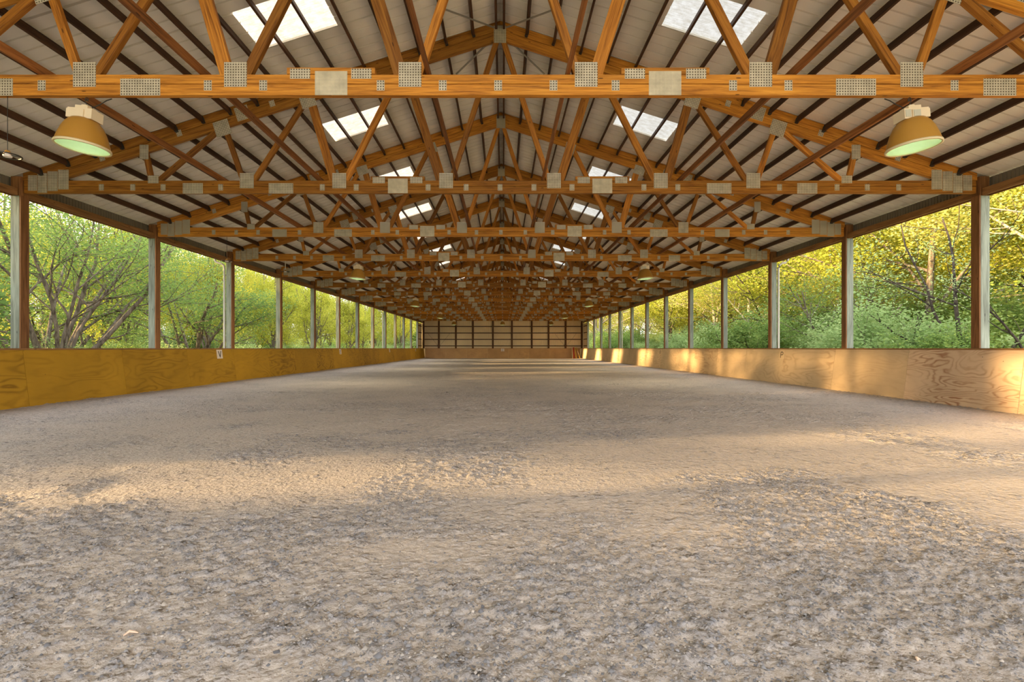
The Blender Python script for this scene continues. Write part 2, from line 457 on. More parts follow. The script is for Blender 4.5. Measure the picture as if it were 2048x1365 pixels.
cl = link('loose_clods', npmesh('loose_clods', co.reshape(-1, 3), q, M['clod'], False, uv))
cl['kind'] = 'stuff'; cl['label'] = 'loose grey clods and grit strewn over the sandy arena footing'; cl['category'] = 'gravel'

# a few pale wood chips lying on the footing
M['chip'] = plain('pale_wood_chip', (.66, .48, .33), 0.8)
for (px, py, L, lab) in ((262, 1272, .050, 'curled pale wood chip lying among grey clods nearest the V-board side'),
                         (1836, 1320, .022, 'short pale wood chip lying on sand nearest the P-board side')):
    d = 970 * EYE / (py - 697); X = (px - 1006.3) / 970 * d + .06
    m = MB(); zz = float(floorz(np.array([X]), np.array([d]))[0])
    m.tube([(-L * .5, -L * .1, .004), (-L * .1, L * .12, .010), (L * .2, 0, .006), (L * .5, -L * .25, .003)], [.003, .006, .005, .002], 6)
    thing('wood_chip', lab, 'wood chip', (X, d, zz), (0, 0, .6), None, m.mesh('wood_chip', M['chip'], True))

# ------------------------------------------------------------------ trusses
def build_truss_parts():
    P = []
    y0, y1 = 0.0, TT
    seam = 4.355
    m = MB()
    for a, b in ((-9.27, -4.26), (-4.26, -1.99), (-1.99, 1.99), (1.99, 4.26), (4.26, 9.27)):
        m.beam((a + .001, TT / 2, (CB + seam) / 2), (b - .001, TT / 2, (CB + seam) / 2), TT, seam - CB - .006)
        m.beam((a + .001, TT / 2, (CT + seam) / 2), (b - .001, TT / 2, (CT + seam) / 2), TT, CT - seam - .006)
    P.append(('bottom_chord', m.mesh('bottom_chord', M['truss'])))
    for s in (-1, 1):
        m = MB()
        c, n = math.cos(SA), math.sin(SA)
        up = [(0, ZR), (W, ZT(W)), (W, CT + .003), (9.16, CT + .003), (0, ZR - .178)]
        lo = [(0, ZR - .184), (9.13, CT + .003), (8.60, CT + .003), (0, ZR - .36)]
        m.prism([(x * s, z) for x, z in up], y0, y1, (c, -n * s))
        m.prism([(x * s, z) for x, z in lo], y0 + .002, y1 - .002, (c, -n * s))
        P.append(('top_chord', m.mesh('top_chord', M['truss'])))
        webs = [(6.80, 4.44, 6.93, ZT(6.93) - .30, .092), (6.70, 4.44, 5.45, ZT(5.45) - .33, .092),
                (5.00, 4.42, 5.38, ZT(5.38) - .33, .092), (4.84, 4.42, 3.80, ZT(3.80) - .33, .095),
                (3.23, 4.42, 3.70, ZT(3.70) - .33, .155), (3.04, 4.42, 1.93, ZT(1.93) - .33, .115),
                (1.15, 4.42, 1.84, ZT(1.84) - .33, .16), (0.97, 4.42, 0.06, ZT(0.06) - .34, .10)]
        for xb, zb, xt, zt, w in webs:
            m = MB(); m.beam((xb * s, TT / 2, zb), (xt * s, TT / 2, zt), .070, w, (0, 0, 1) if abs(xb - xt) > .9 else (1, 0, 0))
            P.append(('web', m.mesh('web', M['web'])))
        m = MB(); m.beam((1.47 * s, TT / 2, 4.512), (2.52 * s, TT / 2, 4.512), TT, .078)
        P.append(('splice_block', m.mesh('splice_block', M['truss'])))
        def plate(nm, x, z, w, h, mat='plate', tilt=False, dy=0.0):
            m = MB(); a = -SA * s if tilt else 0.0
            ca, sa = math.cos(a), math.sin(a)
            def pt(u, v, y): return (x * s + u * ca - v * sa, y, z + u * sa + v * ca)
            c4 = [(-w / 2, -h / 2), (w / 2, -h / 2), (w / 2, h / 2), (-w / 2, h / 2)]
            yf, yb = -.004 - dy, .001
            uv = [(u + w / 2, v + h / 2) for u, v in c4]
            m.face([pt(u, v, yf) for u, v in c4], uv)
            for i in range(4):
                j = (i + 1) % 4
                m.face([pt(*c4[j], yf), pt(*c4[i], yf), pt(*c4[i], yb), pt(*c4[j], yb)], [(0, 0)] * 4)
            P.append((nm, m.mesh(nm, M[mat])))
        for x in (.66, 1.40, 2.80, 3.46, 5.44, 6.56, 7.15, 7.76):
            plate('stitch_plate', x, 4.335, .092, .122)
        if s == 1: plate('stitch_plate', 0, 4.335, .092, .122)
        for x, w, h, z in ((1.05, .27, .295, 4.465), (3.13, .27, .295, 4.465), (4.93, .27, .295, 4.465), (6.75, .205, .15, 4.49)):
            plate('gusset_plate', x, z, w, h, dy=.001)
        plate('gusset_plate', 4.265, 4.315, .475, .20); plate('gusset_plate', 5.98, 4.315, .39, .205)
        plate('hatched_splice_plate', 1.99, 4.362, .385, .285, 'platefine')
        plate('gusset_plate', 1.63, 4.475, .24, .12); plate('gusset_plate', 2.36, 4.475, .24, .12)
        for x, w, h, z in ((9.10, .18, .30, 4.42), (8.91, .19, .38, 4.42), (8.71, .20, .38, 4.455), (8.50, .21, .38, 4.485)):
            plate('heel_plate', x, z, w - .008, h, dy=.0015)
        for x in (4.44, 6.25, 7.75): plate('stitch_plate', x, ZT(x) - .19, .10, .12, tilt=True)
        for x, w, h, dz in ((6.93, .17, .28, .34), (5.41, .30, .30, .36), (3.74, .29, .24, .37), (1.87, .27, .27, .37)):
            if x == 6.93: plate('gusset_plate', x, ZT(x) - dz, w, h)
            else: plate('gusset_plate', x, ZT(x) - dz, w, h, tilt=True, dy=.001)
        plate('gusset_plate', 5.02, ZT(5.02) - .19, .26, .27, tilt=True)
        if s == 1: plate('apex_plate', 0, ZR - .26, .24, .34, dy=.001)
    return P
TP = build_truss_parts()
for n in range(1, 15):
    lab = ('golden brown timber roof truss nearest the camera, its chord crossing above both big lamps' if n == 1 else
           'brown timber roof truss, %s one back from the open near end' % ORD[n] if n < 14 else
           'last brown timber roof truss, closest to the metal back wall')
    tr = thing('roof_truss', lab, 'roof truss', (0, TY(n), 0), (0, 0, 0), 'timber roof trusses')
    for nm, me in TP: link(nm, me, tr)

# ------------------------------------------------------------------ purlins
PR = [.55 + .525 * k for k in range(17)]
PLEN = S - TT - .01
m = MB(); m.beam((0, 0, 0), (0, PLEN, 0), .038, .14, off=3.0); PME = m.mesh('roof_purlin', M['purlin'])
m = MB(); m.box((-.027, PLEN - .055, -.078), (.027, PLEN + .001, .03)); HME = m.mesh('joist_hanger', M['hanger'])
def purlin_pose(x, s, n):
    z = ZT(x) - .072 * math.cos(SA) - .008
    return (s * (x - .072 * math.sin(SA)), TY(n) + TT + .005, z), (0, s * SA, 0)
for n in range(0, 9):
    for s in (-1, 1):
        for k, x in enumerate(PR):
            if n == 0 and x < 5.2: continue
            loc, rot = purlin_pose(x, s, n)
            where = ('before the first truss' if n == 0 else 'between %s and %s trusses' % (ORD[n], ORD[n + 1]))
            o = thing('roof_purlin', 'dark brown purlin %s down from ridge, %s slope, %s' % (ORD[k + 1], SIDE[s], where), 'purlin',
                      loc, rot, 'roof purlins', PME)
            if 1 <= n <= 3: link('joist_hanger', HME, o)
m = MB()
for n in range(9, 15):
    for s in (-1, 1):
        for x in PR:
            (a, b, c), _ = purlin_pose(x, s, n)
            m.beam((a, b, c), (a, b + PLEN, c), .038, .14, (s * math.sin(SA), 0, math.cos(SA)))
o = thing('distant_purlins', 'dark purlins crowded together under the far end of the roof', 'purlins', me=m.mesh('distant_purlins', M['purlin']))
o['kind'] = 'stuff'
for s in (-1, 1):
    m = MB()
    for n in range(0, 15):
        m.beam((s * .075, TY(n) + TT + .004, ZR - .10), (s * .075, TY(n + 1) - .004, ZR - .10), .045, .14, off=n * 1.3)
    thing('ridge_board', 'dark double ridge board under the roof peak, %s half of the pair' % SIDE[s], 'ridge board', me=m.mesh('ridge_board', M['purlin']))

# lateral braces lying on the bottom chords, lapped over every second truss
for s in (-1, 1):
    for xi, x in enumerate((.84, 3.55, 5.47)):
        for j, n in enumerate(range(1, 15, 2)):
            ya = TY(n) - (4.2 if n == 1 else .85); yb = min(TY(n + 2) + .35, YEND - .3)
            xx = s * (x + (.041 if j % 2 else 0.0))
            m = MB(); m.beam((0, 0, 0), (0, yb - ya, 0), .038, .105)
            nm = ('inner', 'middle', 'outer')[xi]
            thing('lateral_brace', 'long brown brace on chord tops, %s line, %s half, starting by %s truss' % (nm, SIDE[s], ORD[n]), 'brace',
                  (xx, ya, CT + .056), (0, 0, 0), 'lengthwise braces on the trusses', m.mesh('lateral_brace', M['lateral']))
# thin steel straps crossing at the second apex
for s in (-1, 1):
    for (ya, yb, xb, lab) in ((TY(2) + .15, TY(2) + 1.0, .95, 'thin grey steel strap running away from second truss apex, %s slope'),
                              (TY(2) - .15, TY(2) - 1.1, 1.05, 'thin grey steel strap reaching towards first truss from second apex, %s slope')):
        m = MB(); m.beam((s * .12, ya, ZT(.12) - .19), (s * xb, yb, ZT(xb) - .17), .035, .012, (0, 0, 1), 0)
        thing('steel_strap', lab % SIDE[s], 'strap', me=m.mesh('steel_strap', M['steel']))

# ------------------------------------------------------------------ roof sheets and skylights
ceiling = struct('ceiling')
PITCH = S / 16
SKX0, SKX1 = 2.76, 4.06
def roof_sheet(s):
    m = MB(); XE = 9.95
    sky = [(TY(n) + 1.57, TY(n) + 1.57 + 4 * PITCH) for n in range(1, 15)]
    y = TY(1) + 1.57 - 48 * PITCH
    def strip(ya, yb, za, zb, xa, xb):
        pts = [(s * xa, ya, ZT(xa) + .012 + za), (s * xb, ya, ZT(xb) + .012 + za), (s * xb, yb, ZT(xb) + .012 + zb), (s * xa, yb, ZT(xa) + .012 + zb)]
        if s < 0: pts = pts[::-1]
        m.face(pts, [(0, 0)] * 4)
    k = 0
    while y < YEND + .35:
        wr = .026 if k % 4 == 0 else .016; dp = .040 if k % 4 == 0 else .030
        segs = [(y, y + .006, 0, dp), (y + .006, y + .006 + wr, dp, dp), (y + .006 + wr, y + .012 + wr, dp, 0), (y + .012 + wr, y + PITCH, 0, 0)]
        mid = y + PITCH / 2
        hole = any(a <= mid <= b for a, b in sky)
        for a, b, za, zb in segs:
            if hole:
                strip(a, b, za, zb, 0, SKX0); strip(a, b, za, zb, SKX1, XE)
            else: strip(a, b, za, zb, 0, XE)
        y += PITCH; k += 1
    return m.mesh('roof_sheet', M['sheet'])
for s in (-1, 1): link('roof_sheet', roof_sheet(s), ceiling)
def skylight_mesh(s):
    m = MB(); ns = 40; w = 1.15
    for i in range(ns):
        ya, yb = -w / 2 + w * i / ns, -w / 2 + w * (i + 1) / ns
        z = lambda y: .018 + .008 * math.cos(y * 2 * math.pi / .076)
        xa, xb = -.72, .72
        c, n = math.cos(SA), math.sin(SA)
        pts = [(xa * 1, ya, -xa * SL * s + z(ya)), (xb, ya, -xb * SL * s + z(ya)), (xb, yb, -xb * SL * s + z(yb)), (xa, yb, -xa * SL * s + z(yb))]
        m.face(pts, [(0, 0)] * 4)
    return m.mesh('skylight', M['skylight'], True, True)
SKM = {s: skylight_mesh(s) for s in (-1, 1)}
for n in range(1, 15):
    for s in (-1, 1):
        xm = (SKX0 + SKX1) / 2
        where = 'between %s and %s trusses' % (ORD[n], ORD[n + 1]) if n < 14 else 'beyond the last truss'
        thing('skylight', 'pale translucent roof skylight on %s slope %s' % (SIDE[s], where), 'skylight',
              (s * xm, TY(n) + 2.02, ZT(xm) + .066), (0, 0, 0), 'roof skylights', SKM[s])

# ------------------------------------------------------------------ side walls
walls = {-1: struct('wall_left'), 1: struct('wall_right')}
KX1, KX0, KZ = 9.262, 9.12, 1.165       # kick boards lean outwards
Y0SIDE = {-1: TY(1), 1: -.5}
for s in (-1, 1):
    y0 = Y0SIDE[s]
    first = 9.41 if s < 0 else 10.99
    cuts = [y0] + [first + 2.44 * k for k in range(-8, 24) if y0 + .3 < first + 2.44 * k < YEND - .3] + [YEND - .05]
    for a, b in zip(cuts, cuts[1:]):
        m = MB()
        ya, yb = a + .004, b - .004
        lo = -.12; xl = KX0 + (lo) * (KX1 - KX0) / KZ
        F = [(s * xl, ya, lo), (s * xl, yb, lo), (s * KX1, yb, KZ), (s * KX1, ya, KZ)]
        B = [(p[0] + s * .018, p[1], p[2]) for p in F]
        uvF = [(ya, lo), (yb, lo), (yb, KZ), (ya, KZ)]
        if s > 0: F, B, uvF = F[::-1], B[::-1], uvF[::-1]
        m.face(F, uvF); m.face(B[::-1], uvF[::-1])
        for i in range(4):
            j = (i + 1) % 4
            m.face([F[j], F[i], B[i], B[j]], [(0, 0)] * 4)
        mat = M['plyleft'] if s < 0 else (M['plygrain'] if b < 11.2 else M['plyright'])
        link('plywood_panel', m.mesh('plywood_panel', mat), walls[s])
    m = MB()
    for n in range(0 if s > 0 else 1, 15):
        m.beam((s * 9.375, TY(n) + .13, 1.182), (s * 9.375, TY(n + 1) - .05, 1.182), .225, .036)
    m.beam((s * 9.268, y0, 1.182), (s * 9.268, YEND - .06, 1.182), .012, .036)
    link('cap_rail', m.mesh('cap_rail', M['header']), walls[s])
    # corrugated strip under the eave and the closed last bay
    def corr(y0, y1, z0, z1, x, pitch, name, mat):
        m = MB(); y = y0
        while y < y1 - 1e-4:
            pts = [(y, 0), (y + pitch * .7, 0), (y + pitch * .78, .014), (y + pitch * .92, .014), (y + pitch, 0)]
            for (a, da), (b, db) in zip(pts, pts[1:]):
                q = [(s * (x + da), a, z0), (s * (x + db), b, z0), (s * (x + db), b, z1), (s * (x + da), a, z1)]
                m.face(q if s < 0 else q[::-1], [(0, 0)] * 4)
            y += pitch
        link(name, m.mesh(name, mat), walls[s])
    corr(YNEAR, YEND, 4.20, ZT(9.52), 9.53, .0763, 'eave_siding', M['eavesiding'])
    corr(TY(14) + .1, YEND, 1.2, 4.1, 9.53, .2288, 'end_bay_siding', M['siding'])
    for z in (1.48, 2.25, 3.0, 3.77):
        m = MB(); m.beam((s * 9.50, TY(14) + .14, z), (s * 9.50, YEND - .1, z), .038, .09); link('girt', m.mesh('girt', M['girt']), walls[s])
    # eave girder under the rafters
    m = MB()
    for n in range(-1, 15):
        for z, h in ((4.235, .14),):
            m.beam((s * 9.503, TY(n) + .08, z), (s * 9.503, TY(n + 1) + .08, z), .018, h, off=n * 2.1)
            m.beam((s * 9.355, TY(n) + .135, z - .005), (s * 9.355, TY(n + 1) - .055, z - .005), .045, h, off=n * 2.7)
    o = thing('eave_girder', 'long brown timber eave girder over the %s side openings' % SIDE[s], 'beam', me=m.mesh('eave_girder', M['header']))

# posts
def post_parts(s):
    P = []
    m = MB()
    m.beam((s * (W + .115), .04, -.1), (s * (W + .115), .04, 4.16), .175, .17, (0, 1, 0), .006); P.append(('weathered_post', m.mesh('weathered_post', M['postgrey'])))
    m = MB(); m.beam((s * (W + .011), .04, 1.11), (s * (W + .011), .04, 4.17), .03, .172, (0, 1, 0), .004); P.append(('brown_facing', m.mesh('brown_facing', M['postbrown'])))
    m = MB(); m.beam((s * (W + .105), .04, 4.161), (s * (W + .105), .04, ZT(W + .2) - .005), .19, .16, (0, 1, 0), .004); P.append(('post_head', m.mesh('post_head', M['postbrown'])))
    return P
for s in (-1, 1):
    PP = post_parts(s)
    for n in range(0, 15):
        if n < 2: lab = 'weathered timber post outside the view, %s of the %s side' % (ORD[n + 1], SIDE[s])
        else: lab = 'weathered green grey post with brown inner face, %s in view on %s side' % (ORD[n - 1], SIDE[s])
        p = thing('timber_post', lab, 'post', (0, TY(n), 0), (0, 0, 0), 'timber posts of the side openings')
        for nm, me in PP: link(nm, me, p)
# gutter downspouts
for s, n in ((-1, 4), (1, 4), (-1, 10), (1, 10)):
    m = MB(); X = s * (W + .275); Y = TY(n) - .02
    m.tube([(X, Y, .0), (X, Y, 3.98), (X + s * .02, Y, 4.05), (X + s * .10, Y, 4.12), (X + s * .26, Y, 4.17), (X + s * .32, Y, 4.22), (X + s * .33, Y, 4.34)], .036, 10)
    thing('downspout', 'pale curved gutter downspout behind the %s visible post, %s side' % (ORD[n - 1], SIDE[s]), 'downspout', me=m.mesh('downspout', M['whitepipe'], True))

# ------------------------------------------------------------------ back wall
wb = struct('wall_back')
m = MB()
xs = -9.6
while xs < 9.55:
    pts = [(xs, 0), (xs + .175, 0), (xs + .18, .045), (xs + .2238, .045), (xs + .2288, 0)]
    for (a, da), (b, db) in zip(pts, pts[1:]):
        m.face([(a, YEND + .12 + da, 0), (b, YEND + .12 + db, 0), (b, YEND + .12 + db, ZT(b) + .02), (a, YEND + .12 + da, ZT(a) + .02)], [(0, 0)] * 4)
    xs += .2288
link('metal_siding', m.mesh('metal_siding', M['siding']), wb)
for a in [-9.1 + 2.44 * k for k in range(8)]:
    b = min(a + 2.44, 9.1)
    m = MB(); lean = .13
    F = [(a + .004, YEND - .03 - lean, -.1), (b - .004, YEND - .03 - lean, -.1), (b - .004, YEND - .03, KZ), (a + .004, YEND - .03, KZ)]
    m.face(F, [(p[0], p[2]) for p in F])
    link('plywood_panel', m.mesh('plywood_panel', M['plyback']), wb)
m = MB(); m.beam((-9.2, YEND + .02, 1.182), (9.2, YEND + .02, 1.182), .12, .036); link('cap_rail', m.mesh('cap_rail', M['header']), wb)
for z in (1.48, 2.25, 3.0, 3.77, 4.5, 5.3):
    hw = min(9.4, (ZR - z) / SL - .4)
    m = MB(); m.beam((-hw, YEND + .10, z), (hw, YEND + .10, z), .038, .10); link('girt', m.mesh('girt', M['girt']), wb)
for k, x in enumerate((-9.3, -7.5, -5.5, -3.5, -1.15, 1.09, 3.42, 5.4, 7.4, 9.3)):
    m = MB(); m.beam((0, 0, 1.2), (0, 0, ZT(x) - .22), .20, .14, (0, 1, 0))
    thing('wall_post', 'dark timber post against the metal back wall, %s from the V-board corner' % ORD[k + 1], 'post', (x, YEND, 0), (0, 0, 0), 'posts of the back wall', m.mesh('wall_post', M['backpost']))
for x, s in ((-7.5, 1), (-7.5, -1), (7.4, 1), (7.4, -1)):
    m = MB(); m.beam((x + s * .12, YEND + .06, 1.5), (x + s * 1.25, YEND + .06, 2.9), .012, .04, (0, 1, 0), 0); link('diagonal_strap', m.mesh('diagonal_strap', M['girt']), wb)

# ------------------------------------------------------------------ letter boards
M['board'] = plain('letter_board_cream', (.78, .66, .50), 0.6)
M['boardtan'] = plain('letter_board_tan', (.66, .48, .26), 0.6)
M['ink'] = plain('letter_ink', (.025, .02, .018), 0.6)
M['inkbrown'] = plain('letter_ink_brown', (.13, .09, .05), 0.6)
M['boardwhite'] = plain('letter_board_white', (.85, .78, .70), 0.6)
STROKES = {   # in a unit cell x 0..1, z 0..1
    'V': [[(0.06, 1), (.5, 0)], [(.94, 1), (.5, 0)]],
    'P': [[(.1, 0), (.1, 1)], [(.1, 1), (.65, 1), (.92, .86), (.92, .64), (.65, .5), (.1, .5)]],
    'E': [[(.1, 0), (.1, 1)], [(.1, 1), (.9, 1)], [(.1, .52), (.75, .52)], [(.1, 0), (.9, 0)]],
    'B': [[(.1, 0), (.1, 1)], [(.1, 1), (.65, 1), (.88, .88), (.88, .66), (.65, .53), (.1, .53)], [(.65, .53), (.94, .4), (.94, .14), (.65, 0), (.1, 0)]],
    'C': [[(.92, .82), (.72, 1), (.3, 1), (.08, .78), (.08, .22), (.3, 0), (.72, 0), (.92, .18)]],
    'S': [[(.9, .85), (.68, 1), (.3, 1), (.08, .85), (.1, .62), (.88, .4), (.92, .16), (.7, 0), (.3, 0), (.08, .15)]],
    'H': [[(.1, 0), (.1, 1)], [(.9, 0), (.9, 1)], [(.1, .5), (.9, .5)]],
}
def letter_board(ch, loc, rotz, lean, w, h, mat, ink, label):
    m = MB(); m.box((-w / 2, -.012, -h), (w / 2, 0, 0))
    o = thing('letter_board', label, 'sign', loc, (lean, 0, rotz), 'arena letter boards', m.mesh('letter_board', M[mat]))
    m = MB(); lw, lh = w * .52, h * .62
    for st in STROKES[ch]:
        for (a, b), (c, d) in zip(st, st[1:]):
            p0 = Vector(((a - .5) * lw, -.013, -h * .82 + b * lh)); p1 = Vector(((c - .5) * lw, -.013, -h * .82 + d * lh))
            e = (p1 - p0).normalized() * w * .045
            m.beam(p0 - e, p1 + e, .004, w * .10, Vector((0, 1, 0)).cross(p1 - p0), 0)
    link('letter', m.mesh('letter', M[ink]), o)
LEAN = math.atan((KX1 - KX0) / KZ)
def board_on_side(s, ch, y, z, w, h, mat, ink, label):
    x = KX0 + z * (KX1 - KX0) / KZ
    letter_board(ch, (s * (x - .002), y, z), math.pi / 2 if s < 0 else -math.pi / 2, -LEAN, w, h, mat, ink, label)
board_on_side(-1, 'V', 15.9, 1.15, .30, .29, 'board', 'ink', 'cream letter board with black V on the golden plywood wall')
board_on_side(-1, 'E', 27.7, 1.15, .30, .29, 'board', 'ink', 'small cream board with black E further along golden plywood wall')
board_on_side(-1, 'S', 39.7, 1.15, .28, .27, 'board', 'ink', 'tiny pale letter board far along golden plywood wall, beyond the E board')
board_on_side(-1, 'H', 51.5, 1.15, .28, .27, 'board', 'ink', 'tiny pale letter board on golden plywood wall closest to the back corner')
board_on_side(1, 'P', 15.95, 1.13, .29, .29, 'boardtan', 'inkbrown', 'tan letter board with brown P on the sun-dappled plywood wall')
board_on_side(1, 'B', 28.3, 1.13, .29, .29, 'boardtan', 'inkbrown', 'small tan board with brown B further along sun-dappled plywood wall')
letter_board('C', (0, YEND - .045, 1.15), 0, -.1, .38, .31, 'boardwhite', 'inkbrown', 'small white letter board with a C at middle of back wall')

# jump poles leaning in the far corner
def pole(x0, y0, x1, y1, r, cols, label):
    p0, p1 = Vector((x0, y0, .06)), Vector((x1, y1, 1.26)); d = p1 - p0
    root = thing('jump_pole', label, 'pole', p0, (0, 0, 0), 'jump poles in the corner')
    k = len(cols)
    for i, c in enumerate(cols):
        m = MB(); m.tube([d * (i / k), d * ((i + 1) / k)], r, 12); link('painted_band', m.mesh('painted_band', M[c], False), root)
M['red'] = plain('red_paint', (.42, .05, .025), .5); M['cream'] = plain('cream_paint', (.72, .58, .36), .5); M['yellow'] = plain('yellow_paint', (.62, .38, .06), .5)
pole(8.00, 55.55, 8.11, 56.75, .05, ['cream', 'cream', 'cream'], 'cream jump pole leaning in far corner, leftmost beside the red one')
pole(8.18, 55.5, 8.28, 56.72, .075, ['red', 'red', 'red'], 'dark red jump pole leaning on the back wall corner')
pole(8.42, 55.5, 8.43, 56.75, .055, ['yellow', 'yellow'], 'upright yellow jump pole right beside the red one')
pole(8.82, 55.3, 8.62, 56.7, .05, ['yellow', 'cream', 'yellow'], 'slanting yellow jump pole nearest the P-board wall')

# ------------------------------------------------------------------ high bay lamps
M['lampshade'] = wood('lamp_shade_amber', (.30, .14, .018), (.40, .20, .03), (.50, .27, .05), vary=.15, rough=.35, knots=False)
M['ballast'] = plain('ballast_cream', (.78, .64, .42), 0.45)
M['ballastface'] = plain('ballast_grey', (.52, .50, .38), 0.5)
M['rim'] = plain('lamp_rim', (.70, .58, .34), 0.4)
M['darkmetal'] = plain('dark_hook_metal', (.05, .045, .035), 0.45, .6)
t = NT('reflector'); M['reflector'] = t.done(t.bsdf((.78, .92, .78), .35, .2))
t = NT('lamp_glass')
tp = t.n('ShaderNodeBsdfTransparent'); tp.inputs[0].default_value = (.92, .99, .92, 1)
df = t.n('ShaderNodeBsdfTranslucent'); df.inputs[0].default_value = (.62, .88, .68, 1)
gl = t.n('ShaderNodeBsdfGlossy'); gl.inputs['Roughness'].default_value = .12
m1 = t.n('ShaderNodeMixShader'); m1.inputs[0].default_value = .35; t.l(tp.outputs[0], m1.inputs[1]); t.l(df.outputs[0], m1.inputs[2])
m2 = t.n('ShaderNodeMixShader'); m2.inputs[0].default_value = .08; t.l(m1.outputs[0], m2.inputs[1]); t.l(gl.outputs[0], m2.inputs[2])
M['glass'] = t.done(m2.outputs[0])
t = NT('lamp_bulb'); em = t.n('ShaderNodeEmission'); em.inputs[0].default_value = (1, .93, .62, 1); em.inputs[1].default_value = 7.0
M['bulb'] = t.done(em.outputs[0])
LR = .268
m = MB()
prof = [(LR, 0), (.262, .03), (.245, .10), (.215, .19), (.178, .265), (.135, .315), (.09, .335), (0, .337)]
m.lathe(prof, 48); LAMP = [('lamp_shade', m.mesh('lamp_shade', M['lampshade'], True, True), None)]
m = MB(); m.lathe([(r - .006, z - (.004 if i else 0)) for i, (r, z) in enumerate(prof[:-1])] + [(0, .33)], 48); LAMP.append(('reflector', m.mesh('reflector', M['reflector'], True, True), 'lamp_shade'))
m = MB(); m.lathe([(LR - .014, -.012), (LR + .007, -.012), (LR + .009, .0), (LR + .004, .016), (LR - .010, .010), (LR - .014, -.012)], 48); LAMP.append(('rim', m.mesh('rim', M['rim'], True, True), 'lamp_shade'))
m = MB(); m.lathe([(0, -.045), (.09, -.041), (.17, -.028), (LR - .012, -.004)], 48); LAMP.append(('glass_lens', m.mesh('glass_lens', M['glass'], True, True), None))
m = MB(); m.tube([(-.06, 0, .13), (-.05, 0, .13), (.05, 0, .13), (.06, 0, .13)], [.008, .028, .028, .008], 12); LAMP.append(('bulb', m.mesh('bulb', M['bulb'], True, True), None))
m = MB()
m.box((-.145, -.085, .315), (.145, .085, .435)); m.box((-.06, -.10, .315), (.145, .10, .415)); m.box((-.075, -.065, .43), (.075, .065, .475)); m.box((-.03, -.03, .47), (.03, .03, .50))
LAMP.append(('ballast_housing', m.mesh('ballast_housing', M['ballast']), None))
m = MB()
m.box((-.135, -.091, .335), (-.07, -.084, .42)); m.box((-.05, -.106, .330), (.03, -.099, .405)); LAMP.append(('vent_panel', m.mesh('vent_panel', M['ballastface']), 'ballast_housing'))
m = MB()
hook = [(0, 0, .50), (0, 0, .535)] + [(.018 * math.sin(a), 0, .555 - .018 * math.cos(a)) for a in [k * .55 for k in range(0, 10)]]
m.tube(hook, .005, 6)
m.tube([(.018 * math.cos(a), 0.0, .578 + .018 * math.sin(a)) for a in [k * .7 for k in range(10)]], .005, 6)
LAMP.append(('hook', m.mesh('hook', M['darkmetal'], True), None))
m = MB(); m.tube([(-.05, 0, .47), (-.10, 0, .49), (-.17, 0, .53), (-.24, 0, .58), (-.30, 0, .605)], .006, 6); LAMP.append(('power_cord', m.mesh('power_cord', M['darkmetal'], True), None))
M['ceilrust'] = None
def lamp(x, n, rz, label, side=0):
    root = thing('high_bay_lamp', label, 'lamp', (x - side * math.sin(R(4.5)) * .6, TY(n) + .038, CB - .605), (0, -side * R(4.5), 0), 'high bay lamps under the trusses')
    made = {}
    for nm, me, par in LAMP:
        if nm == 'glass_lens' and n > 1:
            L_ = bpy.data.lights.new('lamp_light', 'AREA'); L_.shape = 'DISK'; L_.size = .44; L_.energy = 38.0; L_.color = (1.0, .88, .66)
            lo_ = bpy.data.objects.new('lamp_light', L_); COL.objects.link(lo_); lo_.parent = root; lo_.location = (0, 0, -.052)
        made[nm] = link(nm, me, made[par] if par else root, (0, 0, 0), (0, 0, 0) if par else (0, 0, rz))
for n, tag_ in ((1, 'nearest'), (4, 'second'), (7, 'third'), (10, 'fourth'), (13, 'fifth')):
    for s in (-1, 1):
        if n == 1: lab = 'large amber dome lamp with green glass hanging under the first truss, %s side' % SIDE[s]
        else: lab = 'small amber dome lamp, %s from the near end on the %s side' % (tag_, SIDE[s])
        lamp(s * 5.03, n, math.pi if s < 0 else 0.0, lab, s)
lamp(0.0, 13, 0, 'small dark dome lamp hanging at middle in front of back wall')

# thin hanging fixtures with a ring
def hanging(x, n, zring, thick, label):
    root = thing('hanging_fixture', label, 'hanging fixture', (x, TY(n) + .03, zring))
    m = MB(); m.tube([(0, 0, .05), (0, 0, CB - zring)], thick, 6); link('hanging_line', m.mesh('hanging_line', M['whitepipe'] if thick > .006 else M['darkmetal']), root)
    m = MB(); m.lathe([(0, .065), (.02, .06), (.035, .03), (.035, .02), (0, .02)], 14); link('cap', m.mesh('cap', M['lampshade'], True), root)
    m = MB(); m.lathe([(.118, -.006), (.134, -.006), (.134, .006), (.118, .006), (.118, -.006)], 30); link('ring', m.mesh('ring', M['darkmetal']), root)
    for k in range(3):
        a = k * 2.094 + .4; m = MB(); m.beam((0, 0, .012), (.125 * math.cos(a), .125 * math.sin(a), 0), .016, .008, (0, 0, 1), 0); link('arm', m.mesh('arm', M['darkmetal']), root)
    m = MB(); m.lathe([(0, -.02), (.04, -.016), (.045, .0), (.03, .02), (0, .02)], 16); link('hub', m.mesh('hub', M['boardwhite'], True), root)
hanging(-5.88, 1, 1.2 + 2.31, .0035, 'thin wire fixture with dark ring and white hub beside first lamp, V-board side')
hanging(-7.42, 3, 1.2 + 2.36, .0045, 'small white fixture hanging on a wire in front of the fourth truss heel')
hanging(-7.48, 4, 1.2 + 2.66, .012, 'small white fixture on a short pipe in front of the fifth truss heel')

